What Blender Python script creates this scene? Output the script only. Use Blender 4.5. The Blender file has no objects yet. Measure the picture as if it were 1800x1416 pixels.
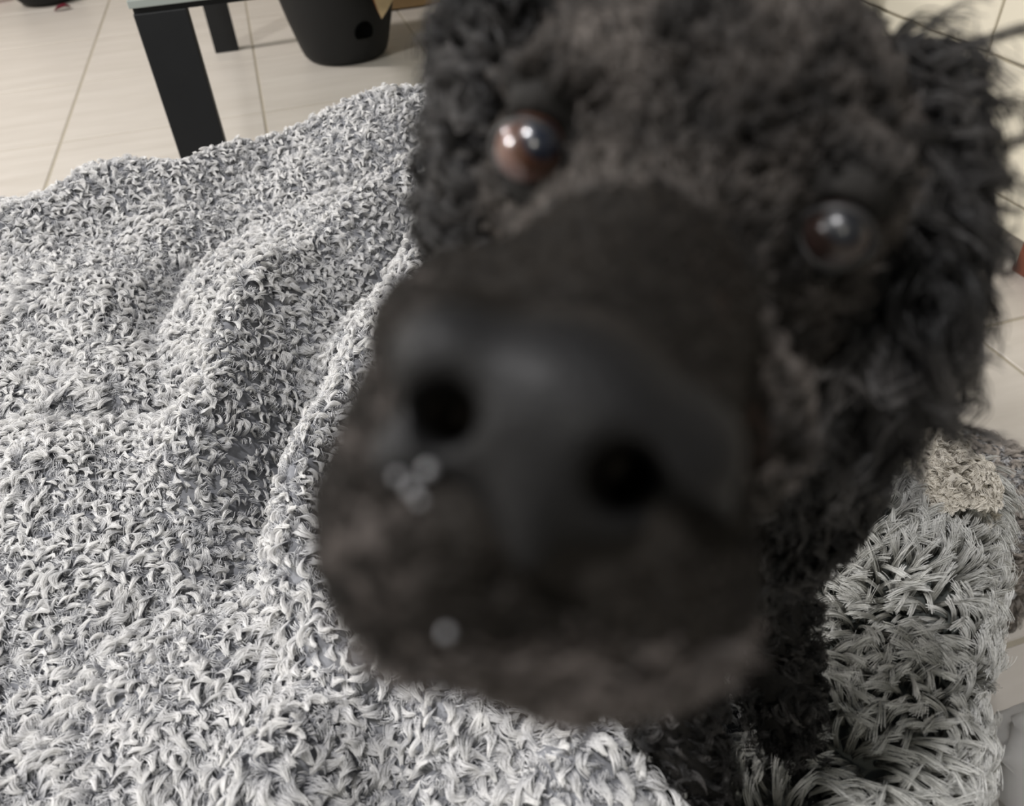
import bpy, bmesh, math
import numpy as np
from mathutils import Matrix, Vector

RNG = np.random.default_rng(7)
D2 = bpy.data
COL = bpy.context.scene.collection
SC = bpy.context.scene

# ------------------------------------------------------------------ camera
H = 0.93
F_PX = 1406.0
AX = np.array([0.95729472, -0.28538074, -0.04631036])     # camera right
AY = np.array([0.22002309, 0.6152066, 0.75704073])        # camera up
AF = np.array([0.1875544, 0.73490045, -0.65172439])       # view direction
CAM = np.array([0.0, 0.0, H])
cd = D2.cameras.new('camera')
cam = D2.objects.new('camera', cd)
COL.objects.link(cam)
m = Matrix.Identity(4)
for i in range(3):
    m[i][0], m[i][1], m[i][2], m[i][3] = AX[i], AY[i], -AF[i], CAM[i]
cam.matrix_world = m
cd.sensor_fit = 'HORIZONTAL'
cd.sensor_width = 36.0
cd.lens = F_PX / 1800 * 36
cd.clip_start = 0.005
cd.clip_end = 50
cd.dof.use_dof = True
cd.dof.focus_distance = 0.62
cd.dof.aperture_fstop = cd.lens / 3.3
SC.camera = cam

# ------------------------------------------------------------------ light
SC.view_settings.view_transform = 'Standard'
SC.view_settings.look = 'None'
SC.view_settings.gamma = 1.0
SC.view_settings.use_curve_mapping = False
SC.view_settings.exposure = 0.0
w = D2.worlds.new('room_air')
SC.world = w
w.use_nodes = True
w.node_tree.nodes['Background'].inputs[0].default_value = (0.80, 0.84, 0.88, 1)
w.node_tree.nodes['Background'].inputs[1].default_value = 0.17


def lamp(name, loc, size, power, color, target):
    ld = D2.lights.new(name, 'AREA')
    ld.shape = 'DISK'
    ld.size = size
    ld.energy = power
    ld.color = color
    o = D2.objects.new(name, ld)
    COL.objects.link(o)
    o.location = loc
    o.rotation_euler = (Vector(target) - Vector(loc)).to_track_quat('-Z', 'Y').to_euler()
    return o


lamp('ceiling_lamp', (-0.46, 0.06, 2.52), 0.15, 33, (1.0, 0.98, 0.985), (-0.3, 0.4, 0))
lamp('ceiling_lamp', (-0.45, -2.0, 2.50), 0.15, 15, (1.0, 0.95, 0.82), (-0.2, 0.6, 0))
lamp('added_side_light', (-2.3, 0.75, 2.0), 0.25, 68, (1.0, 0.98, 0.96), (0.0, 0.6, 0.4))  # added light, rakes the blanket folds from the left
lamp('hall_lamp', (-2.1, 3.3, 2.3), 0.25, 62, (1.0, 0.95, 0.92), (0.2, 2.9, 0))



# ------------------------------------------------------------------ helpers
def ray(px, py):
    return AX * (px - 900) / F_PX - AY * (py - 708) / F_PX + AF


def at(px, py, z):
    d = ray(px, py)
    return CAM + d * ((z - H) / d[2])


def c2w(p):
    """head frame (centimetres: right, up, away from the lens) to world metres"""
    p = np.asarray(p, dtype=float) * 0.01
    return CAM + p[..., 0:1] * AX + p[..., 1:2] * AY + p[..., 2:3] * AF


def hp(px, py, d):
    return np.array([(px - 900) / F_PX * d, -(py - 708) / F_PX * d, d])


def w2c(p):
    v = (np.asarray(p, dtype=float) - CAM) * 100
    return np.array([v @ AX, v @ AY, v @ AF])


def tag(o, label=None, cat=None, group=None, kind=None):
    if label: o['label'] = label
    if cat: o['category'] = cat
    if group: o['group'] = group
    if kind: o['kind'] = kind
    return o


def empty(name, loc):
    o = D2.objects.new(name, None)
    COL.objects.link(o)
    o.location = loc
    return o


def link(name, me, mat=None, parent=None, smooth=False):
    if mat: me.materials.append(mat)
    if smooth:
        me.polygons.foreach_set('use_smooth', [True] * len(me.polygons))
    o = D2.objects.new(name, me)
    COL.objects.link(o)
    if parent:
        o.parent = parent
        o.matrix_parent_inverse = Matrix.Translation(-Vector(parent.location))
    return o


def pymesh(name, v, f):
    me = D2.meshes.new(name)
    me.from_pydata([tuple(x) for x in v], [], [tuple(x) for x in f])
    me.update()
    return me


def quadmesh(name, V, Q):
    me = D2.meshes.new(name)
    Q = np.asarray(Q, dtype=np.int32)
    me.vertices.add(len(V))
    me.vertices.foreach_set('co', np.asarray(V, dtype=np.float32).ravel())
    me.loops.add(Q.size)
    me.loops.foreach_set('vertex_index', Q.ravel())
    me.polygons.add(len(Q))
    me.polygons.foreach_set('loop_start', np.arange(0, Q.size, 4, dtype=np.int32))
    me.update(calc_edges=True)
    me.validate()
    return me


def box(name, x0, x1, y0, y1, z0, z1, mat, parent=None, bev=0.0, top_taper=0):
    bm = bmesh.new()
    bmesh.ops.create_cube(bm, size=1)
    for v in bm.verts:
        v.co.x = x0 if v.co.x < 0 else x1
        v.co.y = y0 if v.co.y < 0 else y1
        v.co.z = z0 if v.co.z < 0 else z1
    if bev:
        bmesh.ops.bevel(bm, geom=bm.edges[:], offset=bev, segments=2, affect='EDGES', profile=0.5)
    me = D2.meshes.new(name)
    bm.to_mesh(me)
    bm.free()
    return link(name, me, mat, parent)


def lathe(name, prof, mat, parent=None, n=48, cen=(0, 0, 0), closed=False):
    v, f = [], []
    for r, z in prof:
        for k in range(n):
            a = 2 * math.pi * k / n
            v.append((cen[0] + r * math.cos(a), cen[1] + r * math.sin(a), cen[2] + z))
    for i in range(len(prof) - 1):
        for k in range(n):
            k2 = (k + 1) % n
            f.append((i * n + k, i * n + k2, (i + 1) * n + k2, (i + 1) * n + k))
    if prof[0][0] > 1e-6: f.append(tuple(range(n))[::-1])
    if closed: f.append(tuple((len(prof) - 1) * n + k for k in range(n)))
    return link(name, pymesh(name, v, f), mat, parent, True)


# ---- materials
def mat_new(name):
    m = D2.materials.new(name)
    m.use_nodes = True
    nt = m.node_tree
    return m, nt, nt.nodes['Principled BSDF']


def plain(name, col, rough=0.5, spec=0.5, noise=0.0, scale=20.0, bump=0.0, coat=0.0, dark=0.7):
    m, nt, b = mat_new(name)
    b.inputs['Roughness'].default_value = rough
    b.inputs['Specular IOR Level'].default_value = spec
    b.inputs['Coat Weight'].default_value = coat
    b.inputs['Coat Roughness'].default_value = 0.05
    tc = nt.nodes.new('ShaderNodeTexCoord')
    nz = nt.nodes.new('ShaderNodeTexNoise')
    nz.inputs['Scale'].default_value = scale
    nz.inputs['Detail'].default_value = 5
    nt.links.new(tc.outputs['Object'], nz.inputs['Vector'])
    rp = nt.nodes.new('ShaderNodeMix')
    rp.data_type = 'RGBA'
    d = 1 - noise
    rp.inputs[6].default_value = (col[0] * d, col[1] * d, col[2] * d, 1)
    rp.inputs[7].default_value = (min(col[0] * (2 - d), 1), min(col[1] * (2 - d), 1), min(col[2] * (2 - d), 1), 1)
    nt.links.new(nz.outputs['Fac'], rp.inputs[0])
    nt.links.new(rp.outputs[2], b.inputs['Base Color'])
    if bump:
        bp = nt.nodes.new('ShaderNodeBump')
        bp.inputs['Strength'].default_value = bump
        bp.inputs['Distance'].default_value = 0.002
        nt.links.new(nz.outputs['Fac'], bp.inputs['Height'])
        nt.links.new(bp.outputs['Normal'], b.inputs['Normal'])
    return m


def fibre(name, stops, rough=0.6, spec=0.3, rand=0.25, sheen=0.0, trans=0.0, patch=None):
    """strand material: colour along the strand from root to tip, slightly different per strand"""
    m, nt, b = mat_new(name)
    hi = nt.nodes.new('ShaderNodeHairInfo')
    cr = nt.nodes.new('ShaderNodeValToRGB')
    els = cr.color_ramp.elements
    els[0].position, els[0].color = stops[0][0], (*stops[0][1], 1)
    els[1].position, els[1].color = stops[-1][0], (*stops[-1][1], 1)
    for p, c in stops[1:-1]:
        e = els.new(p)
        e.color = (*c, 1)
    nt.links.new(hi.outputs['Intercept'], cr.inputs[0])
    mp = nt.nodes.new('ShaderNodeMapRange')
    mp.inputs[3].default_value = 1 - rand
    mp.inputs[4].default_value = 1 + rand
    nt.links.new(hi.outputs['Random'], mp.inputs[0])
    mx = nt.nodes.new('ShaderNodeVectorMath')
    mx.operation = 'SCALE'
    nt.links.new(cr.outputs[0], mx.inputs[0])
    nt.links.new(mp.outputs[0], mx.inputs['Scale'])
    if patch:
        ge = nt.nodes.new('ShaderNodeNewGeometry')
        nz = nt.nodes.new('ShaderNodeTexNoise')
        nz.inputs['Scale'].default_value = patch[0]
        nz.inputs['Detail'].default_value = 3
        nt.links.new(ge.outputs['Position'], nz.inputs['Vector'])
        pr = nt.nodes.new('ShaderNodeMapRange')
        pr.inputs[1].default_value, pr.inputs[2].default_value = 0.35, 0.65
        pr.inputs[3].default_value, pr.inputs[4].default_value = patch[1], patch[2]
        nt.links.new(nz.outputs['Fac'], pr.inputs[0])
        m2 = nt.nodes.new('ShaderNodeVectorMath')
        m2.operation = 'SCALE'
        nt.links.new(mx.outputs[0], m2.inputs[0])
        nt.links.new(pr.outputs[0], m2.inputs['Scale'])
        mx = m2
    nt.links.new(mx.outputs[0], b.inputs['Base Color'])
    b.inputs['Roughness'].default_value = rough
    b.inputs['Specular IOR Level'].default_value = spec
    b.inputs['Sheen Weight'].default_value = sheen
    if trans:
        tr = nt.nodes.new('ShaderNodeBsdfTranslucent')
        nt.links.new(mx.outputs[0], tr.inputs['Color'])
        ms = nt.nodes.new('ShaderNodeMixShader')
        ms.inputs[0].default_value = trans
        out = nt.nodes['Material Output']
        nt.links.new(b.outputs[0], ms.inputs[1])
        nt.links.new(tr.outputs[0], ms.inputs[2])
        nt.links.new(ms.outputs[0], out.inputs['Surface'])
    return m


# ---- strands
def unit(a):
    return a / np.maximum(np.linalg.norm(a, axis=-1, keepdims=True), 1e-9)


def frame(n):
    ref = np.where(np.abs(n[:, 2:3]) > 0.9, np.array([[1., 0, 0]]), np.array([[0, 0, 1.]]))
    t = unit(np.cross(ref, n))
    return t, np.cross(n, t)


def vnoise(p, scale, seed=0):
    """cheap smooth vector noise, n x 3"""
    r = np.random.default_rng(seed)
    out = np.zeros((len(p), 3))
    for o in range(4):
        k = r.normal(size=(3, 3)) * scale * (1.7 ** o)
        ph = r.uniform(0, 6.28, size=3)
        out += np.sin(p @ k + ph) / (1.3 ** o)
    return out / 2.4


def make_locks(root, nrm, lean, length, width, n_str, n_pts, curl_r, turns, tip=0.25, stand=0.5, gravity=0.0,
               fray=0.15, rng=RNG, round_=1.0, bulge=0.3):
    """strands in locks. root, nrm, lean: K x 3. returns (K*n_str, n_pts, 3)"""
    K = len(root)
    length = np.broadcast_to(length, (K,))[:, None, None]
    width = np.broadcast_to(width, (K,))[:, None, None, None]
    curl_r = np.broadcast_to(curl_r, (K,))[:, None, None]
    turns = np.broadcast_to(turns, (K,))[:, None]
    ln = lean - nrm * np.sum(lean * nrm, axis=1, keepdims=True)
    ln = unit(ln + 1e-6)
    sd = np.cross(nrm, ln)
    t = np.linspace(0, 1, n_pts)
    # centreline: rises along the normal, then bends into the lean direction
    ang = (1 - t) * (math.pi / 2 * stand + 0.15) + t * (-0.15 * round_)
    dx, dz = np.cos(ang), np.sin(ang)
    cx = np.concatenate([[0], np.cumsum((dx[1:] + dx[:-1]) / 2)]) / (n_pts - 1)
    cz = np.concatenate([[0], np.cumsum((dz[1:] + dz[:-1]) / 2)]) / (n_pts - 1)
    c = (ln[:, None, :] * cx[None, :, None] + nrm[:, None, :] * cz[None, :, None]) * length
    ph0 = rng.uniform(0, 6.28, size=(K, 1))
    sgn = rng.choice([-1, 1], size=(K, 1))
    ph = ph0 + sgn * turns * 2 * math.pi * t[None, :]
    env = np.minimum(1, t * 2.5)[None, :, None]
    c = c + (sd[:, None, :] * np.sin(ph)[..., None] + nrm[:, None, :] * (0.6 * np.cos(ph) - 0.6 * np.cos(ph0))[..., None]
             ) * curl_r * env
    c = c - np.array([0, 0, 1.0]) * (gravity * (t ** 2)[None, :, None]) * length
    c = c + root[:, None, :]
    # strands
    a = rng.uniform(0, 6.28, size=(K, n_str, 1, 1))
    r = np.sqrt(rng.uniform(0, 1, size=(K, n_str, 1, 1)))
    prof = (1 - t) * (1 + bulge * np.sin(t * math.pi)) + tip * t
    prof = prof[None, None, :, None]
    tw = sgn[:, :, None, None] * t[None, None, :, None] * 1.2
    off = (sd[:, None, None, :] * np.cos(a + tw) + (0.75 * nrm + 0.6 * ln)[:, None, None, :] * np.sin(a + tw)) * r * width * prof
    p = c[:, None] + off
    wob = rng.normal(size=(K, n_str, 1, 3)) * fray * length[..., None] * (t[None, None, :, None] ** 1.5)
    p = p + wob
    lenv = rng.uniform(0.8, 1.05, size=(K, n_str, 1, 1))
    p = p[:, :, :1] + (p - p[:, :, :1]) * lenv
    return p.reshape(K * n_str, n_pts, 3)


def curves_obj(name, sets, mat, parent):
    """sets: list of (P [N,n,3], root radius, tip radius)"""
    hc = D2.hair_curves.new(name)
    sizes = []
    for P, r0, r1 in sets: sizes += [P.shape[1]] * P.shape[0]
    hc.add_curves(sizes)
    pos = np.concatenate([P.reshape(-1, 3) for P, _, _ in sets]).astype(np.float32)
    rad = np.concatenate([np.tile(r0 + (r1 - r0) * np.linspace(0, 1, P.shape[1]) ** 1.5, P.shape[0]) for P, r0, r1 in sets]).astype(np.float32)
    hc.position_data.foreach_set('vector', pos.ravel())
    a = hc.attributes.get('radius') or hc.attributes.new('radius', 'FLOAT', 'POINT')
    a.data.foreach_set('value', rad)
    hc.materials.append(mat)
    o = D2.objects.new(name, hc)
    COL.objects.link(o)
    if parent:
        o.parent = parent
        o.matrix_parent_inverse = Matrix.Translation(-Vector(parent.location))
    o['kind'] = 'stuff'
    return o


def sstep(x):
    x = np.clip(x, 0, 1)
    return x * x * (3 - 2 * x)


# ------------------------------------------------------------------ materials
M = {}
M['grout'] = plain('grout', (0.40, 0.36, 0.285), 0.85, 0.2, 0.1, 40)
M['wall'] = plain('wall_paint', (0.74, 0.70, 0.62), 0.8, 0.2, 0.02, 5)
M['black_wood'] = plain('black_wood', (0.011, 0.012, 0.013), 0.5, 0.3, 0.15, 30)
M['pot'] = plain('black_plastic', (0.009, 0.0095, 0.010), 0.6, 0.3, 0.1, 40)
M['soil'] = plain('soil', (0.03, 0.02, 0.014), 0.95, 0.1, 0.5, 60, 1.0)
M['hole'] = plain('recess_shade', (0.001, 0.001, 0.001), 0.9, 0.05, 0.1, 40)  # near-black colour paints the shade inside the pot's recess
M['tan_wood'] = plain('tan_wood', (0.36, 0.24, 0.12), 0.55, 0.35, 0.12, 8)
M['cream'] = plain('cream_lacquer', (0.72, 0.67, 0.55), 0.5, 0.4, 0.02, 6)
M['red_wood'] = plain('red_brown_wood', (0.18, 0.06, 0.035), 0.55, 0.3, 0.12, 25)
M['petal'] = plain('pink_petal', (0.42, 0.03, 0.12), 0.6, 0.3, 0.2, 60)
M['dark_petal'] = plain('wilted_petal', (0.13, 0.008, 0.02), 0.6, 0.3, 0.3, 60)
M['leaf'] = plain('green_leaf', (0.05, 0.10, 0.03), 0.5, 0.4, 0.2, 30)
M['dry_leaf'] = plain('dry_leaf', (0.52, 0.40, 0.24), 0.7, 0.2, 0.12, 40)
M['dry_edge'] = plain('dry_leaf_edge', (0.22, 0.08, 0.03), 0.7, 0.2, 0.2, 40)
M['grey_item'] = plain('grey_card', (0.16, 0.15, 0.155), 0.7, 0.2, 0.1, 40)


def tile_mat():
    m, nt, b = mat_new('pale_stone_tile')
    tc = nt.nodes.new('ShaderNodeTexCoord')
    oi = nt.nodes.new('ShaderNodeObjectInfo')
    mp = nt.nodes.new('ShaderNodeMapping')
    mp.inputs['Scale'].default_value = (1.2, 9.0, 1)
    mp.inputs['Rotation'].default_value = (0, 0, 0.12)
    nt.links.new(tc.outputs['Object'], mp.inputs[0])
    nz = nt.nodes.new('ShaderNodeTexNoise')
    nz.noise_dimensions = '4D'
    nz.inputs['Scale'].default_value = 2.5
    nz.inputs['Detail'].default_value = 7
    nz.inputs['Roughness'].default_value = 0.6
    nt.links.new(mp.outputs[0], nz.inputs['Vector'])
    ml = nt.nodes.new('ShaderNodeMath')
    ml.operation = 'MULTIPLY'
    ml.inputs[1].default_value = 40
    nt.links.new(oi.outputs['Random'], ml.inputs[0])
    nt.links.new(ml.outputs[0], nz.inputs['W'])
    cr = nt.nodes.new('ShaderNodeValToRGB')
    cr.color_ramp.elements[0].position = 0.3
    cr.color_ramp.elements[0].color = (0.53, 0.49, 0.435, 1)
    cr.color_ramp.elements[1].position = 0.65
    cr.color_ramp.elements[1].color = (0.61, 0.57, 0.515, 1)
    nt.links.new(nz.outputs['Fac'], cr.inputs[0])
    nt.links.new(cr.outputs[0], b.inputs['Base Color'])
    b.inputs['Roughness'].default_value = 0.42
    b.inputs['Specular IOR Level'].default_value = 0.35
    bp = nt.nodes.new('ShaderNodeBump')
    bp.inputs['Strength'].default_value = 0.1
    bp.inputs['Distance'].default_value = 0.002
    nt.links.new(nz.outputs['Fac'], bp.inputs['Height'])
    nt.links.new(bp.outputs[0], b.inputs['Normal'])
    return m


M['tile'] = tile_mat()

# ------------------------------------------------------------------ room
RX0, RX1, RY0, RY1, RZ = -2.75, 3.0, -2.2, 5.4, 2.6


def tri_box(name, *a):
    return tag(box(name, *a), kind='structure')


floor = tri_box('floor', RX0, RX1, RY0, RY1, -0.06, -0.0018, M['grout'])
tri_box('wall_back', RX0, RX1, RY1, RY1 + 0.1, -0.06, RZ, M['wall'])
tri_box('wall_left', RX0 - 0.1, RX0, RY0, RY1, -0.06, RZ, M['wall'])
tri_box('wall_right', RX1, RX1 + 0.1, RY0, RY1, -0.06, RZ, M['wall'])
TX, TY = 0.6135, 0.577
bm = bmesh.new()
bmesh.ops.create_cube(bm, size=1)
for v in bm.verts:
    v.co.x *= TX - 0.008
    v.co.y *= TY - 0.007
    v.co.z = 0.0 if v.co.z > 0 else -0.012
bmesh.ops.bevel(bm, geom=[e for e in bm.edges if all(v.co.z == 0 for v in e.verts)], offset=0.0015, segments=1, affect='EDGES')
tme = D2.meshes.new('tile')
bm.to_mesh(tme)
bm.free()
tme.materials.append(M['tile'])
x = -0.076 - 4 * TX + TX / 2
while x < RX1 - 0.2:
    y = 0.958 - 5 * TY + TY / 2
    while y < RY1 - 0.2:
        t = D2.objects.new('tile', tme)
        COL.objects.link(t)
        t.location = (x, y, RNG.uniform(-0.0004, 0.0004))
        t.parent = floor
        y += TY
    x += TX

# ------------------------------------------------------------------ table
tb = tag(empty('table', (-0.217, 1.58, 0)), 'black table with slab legs and a pale glass edge, at top left', 'table')
lw = 0.088
TW, TL, TH = 1.25, 1.85, 0.585
for lx in (0, TW - lw):
    for ly in (0, TL - 0.05):
        lg = box('leg', -0.217 + lx, -0.217 + lx + lw, 1.59 + ly, 1.59 + ly + 0.045, 0.0, TH - 0.012, M['black_wood'], tb, 0.002)
for (a, b_, c, d) in ((0, TW, 0, 0.07), (0, TW, TL - 0.08, TL - 0.005), (0, 0.07, 0.07, TL - 0.08), (TW - 0.07, TW, 0.07, TL - 0.08)):
    box('frame_rail', -0.215 + a, -0.215 + b_ - 0.004, 1.592 + c, 1.592 + d, TH - 0.0125, TH + 0.0, M['black_wood'], tb)
gm, nt, b = mat_new('table_glass')
b.inputs['Base Color'].default_value = (0.55, 0.62, 0.60, 1)
b.inputs['Roughness'].default_value = 0.08
b.inputs['Transmission Weight'].default_value = 0.8
M['glass'] = gm
M['glass_edge'] = plain('ground_glass_edge', (0.30, 0.33, 0.31), 0.35, 0.5, 0.05, 30)
box('glass_top', -0.219, -0.219 + TW + 0.004, 1.592, 1.587 + TL, TH + 0.0005, TH + 0.0105, M['glass'], tb, 0.001)
tag(box('glass_edge', -0.2195, -0.219 + TW + 0.0045, 1.584, 1.592, TH - 0.002, TH + 0.0105, M['glass_edge'], tb, 0.001), 'pale grey-green glass edge')

# ------------------------------------------------------------------ planters
pc = at(618, 113, 0) + np.array([0.0, 0.125, 0])
pl = tag(empty('plant_pot', (pc[0], pc[1], 0)), 'large tapered black plastic pot with a small dark recess near its base', 'plant pot')
prof = [(0.0, 0.0), (0.128, 0.0), (0.142, 0.005), (0.153, 0.018), (0.163, 0.045), (0.188, 0.14), (0.212, 0.25), (0.226, 0.34), (0.236, 0.345), (0.236, 0.375),
        (0.222, 0.375), (0.214, 0.33), (0.0, 0.33)]
lathe('pot_wall', prof, M['pot'], pl, 64, (pc[0], pc[1], 0))
lathe('soil', [(0.215, 0.0), (0.21, 0.012), (0.0, 0.02)], M['soil'], pl, 32, (pc[0], pc[1], 0.33))


def disc_on_pot(name, az, z, ru, rv, mat, parent, out=0.005, cut=0.2):
    """rounded D shaped recess plate lying on the pot's side"""
    r = 0.163 + (z - 0.045) * (0.188 - 0.163) / 0.095
    n = np.array([math.cos(az), math.sin(az), -0.22]); n /= np.linalg.norm(n)
    u = np.array([-math.sin(az), math.cos(az), 0.0]); v_ = np.cross(n, u); v_ = v_ if v_[2] > 0 else -v_
    base = np.array([pc[0] + r * math.cos(az), pc[1] + r * math.sin(az), z])
    vs, fs = [], []
    N = 28
    for lay, (s, o) in enumerate(((1.15, -0.003), (1.15, out), (1.0, out + 0.0015), (0.9, out - 0.002))):
        for k in range(N):
            a = 2 * math.pi * k / N
            cu, cv = math.cos(a) * ru * s, max(math.sin(a), -0.55) * rv * s
            vs.append(base + u * cu + v_ * cv + n * (o - cu * cu / (2 * r)))
    for l in range(3):
        for k in range(N):
            fs.append((l * N + k, l * N + (k + 1) % N, (l + 1) * N + (k + 1) % N, (l + 1) * N + k))
    fs.append(tuple(3 * N + k for k in range(N)))
    return link(name, pymesh(name, vs, fs), mat, parent, True)


tag(disc_on_pot('watering_recess', -1.25, 0.115, 0.030, 0.032, M['hole'], pl), 'small half-round recess, its shade painted near-black')


def blade(name, pts, widths, nrm, mat, parent, thick=0.0012, edge_mat=None, fold=0.12):
    """leaf or petal: ribbon along pts with a midrib fold and thickness"""
    pts = np.array(pts, float)
    v, f = [], []
    n = len(pts)
    nrm = unit(np.array(nrm, float))
    for i in range(n):
        t = pts[min(i + 1, n - 1)] - pts[max(i - 1, 0)]
        s = unit(np.cross(t, nrm))
        nn = unit(np.cross(s, t))
        for (k, o) in ((-1, fold), (-.85, fold * .8), (0, 0), (.85, fold * .8), (1, fold)):
            v.append(pts[i] + s * widths[i] * k + nn * o * widths[i])
        for (k, o) in ((1, fold), (.85, fold * .8), (0, 0), (-.85, fold * .8), (-1, fold)):
            v.append(pts[i] + s * widths[i] * k + nn * (o * widths[i] - thick))
    for i in range(n - 1):
        for k in range(10):
            f.append((i * 10 + k, i * 10 + (k + 1) % 10, (i + 1) * 10 + (k + 1) % 10, (i + 1) * 10 + k))
    f.append(tuple(range(10))[::-1]); f.append(tuple((n - 1) * 10 + k for k in range(10)))
    o = link(name, pymesh(name, v, f), mat, parent, True)
    if edge_mat:
        o.data.materials.append(edge_mat)
        for p in o.data.polygons[:-2]:
            if p.index % 10 in (3, 4, 8, 9 if False else 3): p.material_index = 1
    return o


# a dry leaf hanging down in front of the pot
tipw = at(671, 33, 0.0)
dd = ray(671, 33)
ty = pc[1] - 0.215
tip = CAM + dd * (ty / dd[1])
topc = tip + np.array([0.05, 0.03, 0.24])
lp = [topc + np.array([-0.06, 0.10, 0.02]), topc + np.array([-0.015, 0.02, 0.02]), tip * 0.3 + topc * 0.7, tip * 0.65 + topc * 0.35, tip * 0.9 + topc * 0.1, tip]
blade('dry_leaf', lp, [0.006, 0.05, 0.07, 0.048, 0.016, 0.001], (-0.1, -1, -0.1), M['dry_leaf'], pl, edge_mat=M['dry_edge'])
D2.objects['dry_leaf']['label'] = 'tan dry leaf hanging down'
for k in range(7):
    a = k * 0.9 + 0.3
    if math.sin(a) < -0.3: continue
    d = np.array([math.cos(a), math.sin(a), 0])
    b0 = np.array([pc[0], pc[1], 0.345])
    blade('leaf', [b0, b0 + d * 0.05 + [0, 0, 0.10], b0 + d * 0.13 + [0, 0, 0.17], b0 + d * 0.20 + [0, 0, 0.18], b0 + d * 0.26 + [0, 0, 0.12]],
          [0.006, 0.02, 0.045, 0.035, 0.002], (d[0] * -.6, d[1] * -.6, 1), M['leaf'], pl)

qc = at(83, 11, 0) + np.array([0.0, 0.10, 0])
p2 = tag(empty('flower_pot', (qc[0], qc[1], 0)), 'round black pot with rounded foot, cut off by the top left edge', 'plant pot')
lathe('pot_wall', [(0.0, 0.0), (0.09, 0.0), (0.118, 0.008), (0.138, 0.03), (0.15, 0.07), (0.165, 0.18), (0.17, 0.22), (0.178, 0.222), (0.178, 0.24), (0.165, 0.24), (0.158, 0.2), (0, 0.2)],
      M['pot'], p2, 48, (qc[0], qc[1], 0))
lathe('soil', [(0.158, 0.0), (0.15, 0.01), (0.0, 0.015)], M['soil'], p2, 24, (qc[0], qc[1], 0.2))
for k in range(6):
    a = k * 1.05
    d = np.array([math.cos(a), math.sin(a), 0])
    b0 = np.array([qc[0], qc[1], 0.21])
    e = b0 + d * 0.12 + [0, 0, 0.3]
    blade('stem', [b0, b0 + d * 0.05 + [0, 0, 0.15], e], [0.004, 0.003, 0.002], (d[0], d[1], 0.3), M['leaf'], p2, 0.004)
    for j in range(5):
        b = j * 1.257
        u = np.array([math.cos(b), math.sin(b), 0.4])
        blade('petal', [e, e + u * 0.02, e + u * 0.04, e + u * 0.052], [0.004, 0.014, 0.014, 0.003], (0, 0, 1), M['petal'], p2)
for (px, py, r, mt, lb) in ((110, 17, 0.034, 'dark_petal', 'curled dark red petal fallen beside the round black pot'),
                            (4, 1, 0.05, 'petal', 'bright pink petal on the tiles in the top left corner')):
    c = at(px, py, 0.004)
    pe = blade('fallen_petal', [c - [r, 0, 0], c - [r * .4, 0.004, -0.008], c + [r * .4, 0.006, 0.012], c + [r, 0.008, 0.006]], [0.006, r * .5, r * .55, 0.008], (0, 0, 1), M[mt], None, 0.002, fold=.5)
    tag(pe, lb, 'petal')

# ------------------------------------------------------------------ tan cupboard behind the pot
cc = at(735, 14, 0)
cx0, cy0 = cc[0] - 0.14, cc[1]
cb = tag(empty('cupboard', (cx0, cy0, 0)), 'tan wooden cupboard standing beyond the large black pot', 'cupboard')
box('body', cx0, cx0 + 0.9, cy0 + 0.02, cy0 + 0.45, 0.0, 0.8, M['tan_wood'], cb, 0.003)
box('door', cx0 + 0.004, cx0 + 0.448, cy0, cy0 + 0.02, 0.006, 0.79, M['tan_wood'], cb, 0.003)
box('door', cx0 + 0.452, cx0 + 0.896, cy0, cy0 + 0.02, 0.006, 0.79, M['tan_wood'], cb, 0.003)

# ------------------------------------------------------------------ cream drawer unit on the right
DX = 1.372
du = tag(empty('drawer_unit', (DX, 1.6, 0)), 'cream drawer unit with a red-brown plinth, at the right edge behind the dog', 'cabinet')
box('body', DX + 0.02, DX + 0.5, 0.55, 2.75, 0.07, 0.62, M['cream'], du, 0.003)
box('bottom_rail', DX, DX + 0.02, 0.55, 2.75, 0.07, 0.125, M['cream'], du, 0.002)
box('top_board', DX - 0.012, DX + 0.5, 0.53, 2.77, 0.621, 0.645, M['cream'], du, 0.004)
pb = at(1774, 440, 0.045)
tag(box('plinth', DX + 0.006, DX + 0.44, 0.60, pb[1] - 0.01, 0.0, 0.07, M['red_wood'], du, 0.002), 'red-brown wooden plinth block')
tag(box('plinth', DX + 0.05, DX + 0.44, 2.3, 2.7, 0.0, 0.07, M['red_wood'], du, 0.002), 'red-brown wooden plinth block')
yy = [0.555, 1.345, 2.05, 2.745]
for i in range(3):
    for (z0, z1) in ((0.130, 0.366), (0.372, 0.612)):
        dr = box('drawer', DX, DX + 0.02, yy[i] + 0.003, yy[i + 1] - 0.003, z0, z1, M['cream'], du, 0.004)
        # cup shaped pull
        yc, zc = (yy[i] + yy[i + 1]) / 2, z0 + 0.55 * (z1 - z0)
        if i == 1: yc = yy[1] + 0.085
        vs, fs = [], []
        for a in range(9):
            for b in range(7):
                th = math.pi * a / 8
                ph = math.pi / 2 * b / 6
                vs.append((DX - 0.022 * math.sin(ph) * math.sin(th) ** .5 if 0 < a < 8 else DX, yc - 0.045 * math.cos(th), zc + 0.028 * math.cos(ph) * math.sin(th) - 0.005))
        for a in range(8):
            for b in range(6):
                fs.append((a * 7 + b, a * 7 + b + 1, (a + 1) * 7 + b + 1, (a + 1) * 7 + b))
        pu = link('cup_pull', pymesh('cup_pull', vs, fs), M['cream'], None, True)
        sm = pu.modifiers.new('thick', 'SOLIDIFY'); sm.thickness = 0.002
        pu.parent = dr; pu.matrix_parent_inverse = dr.matrix_parent_inverse.inverted() @ Matrix.Identity(4)
        pu.matrix_parent_inverse = Matrix.Identity(4)


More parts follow.
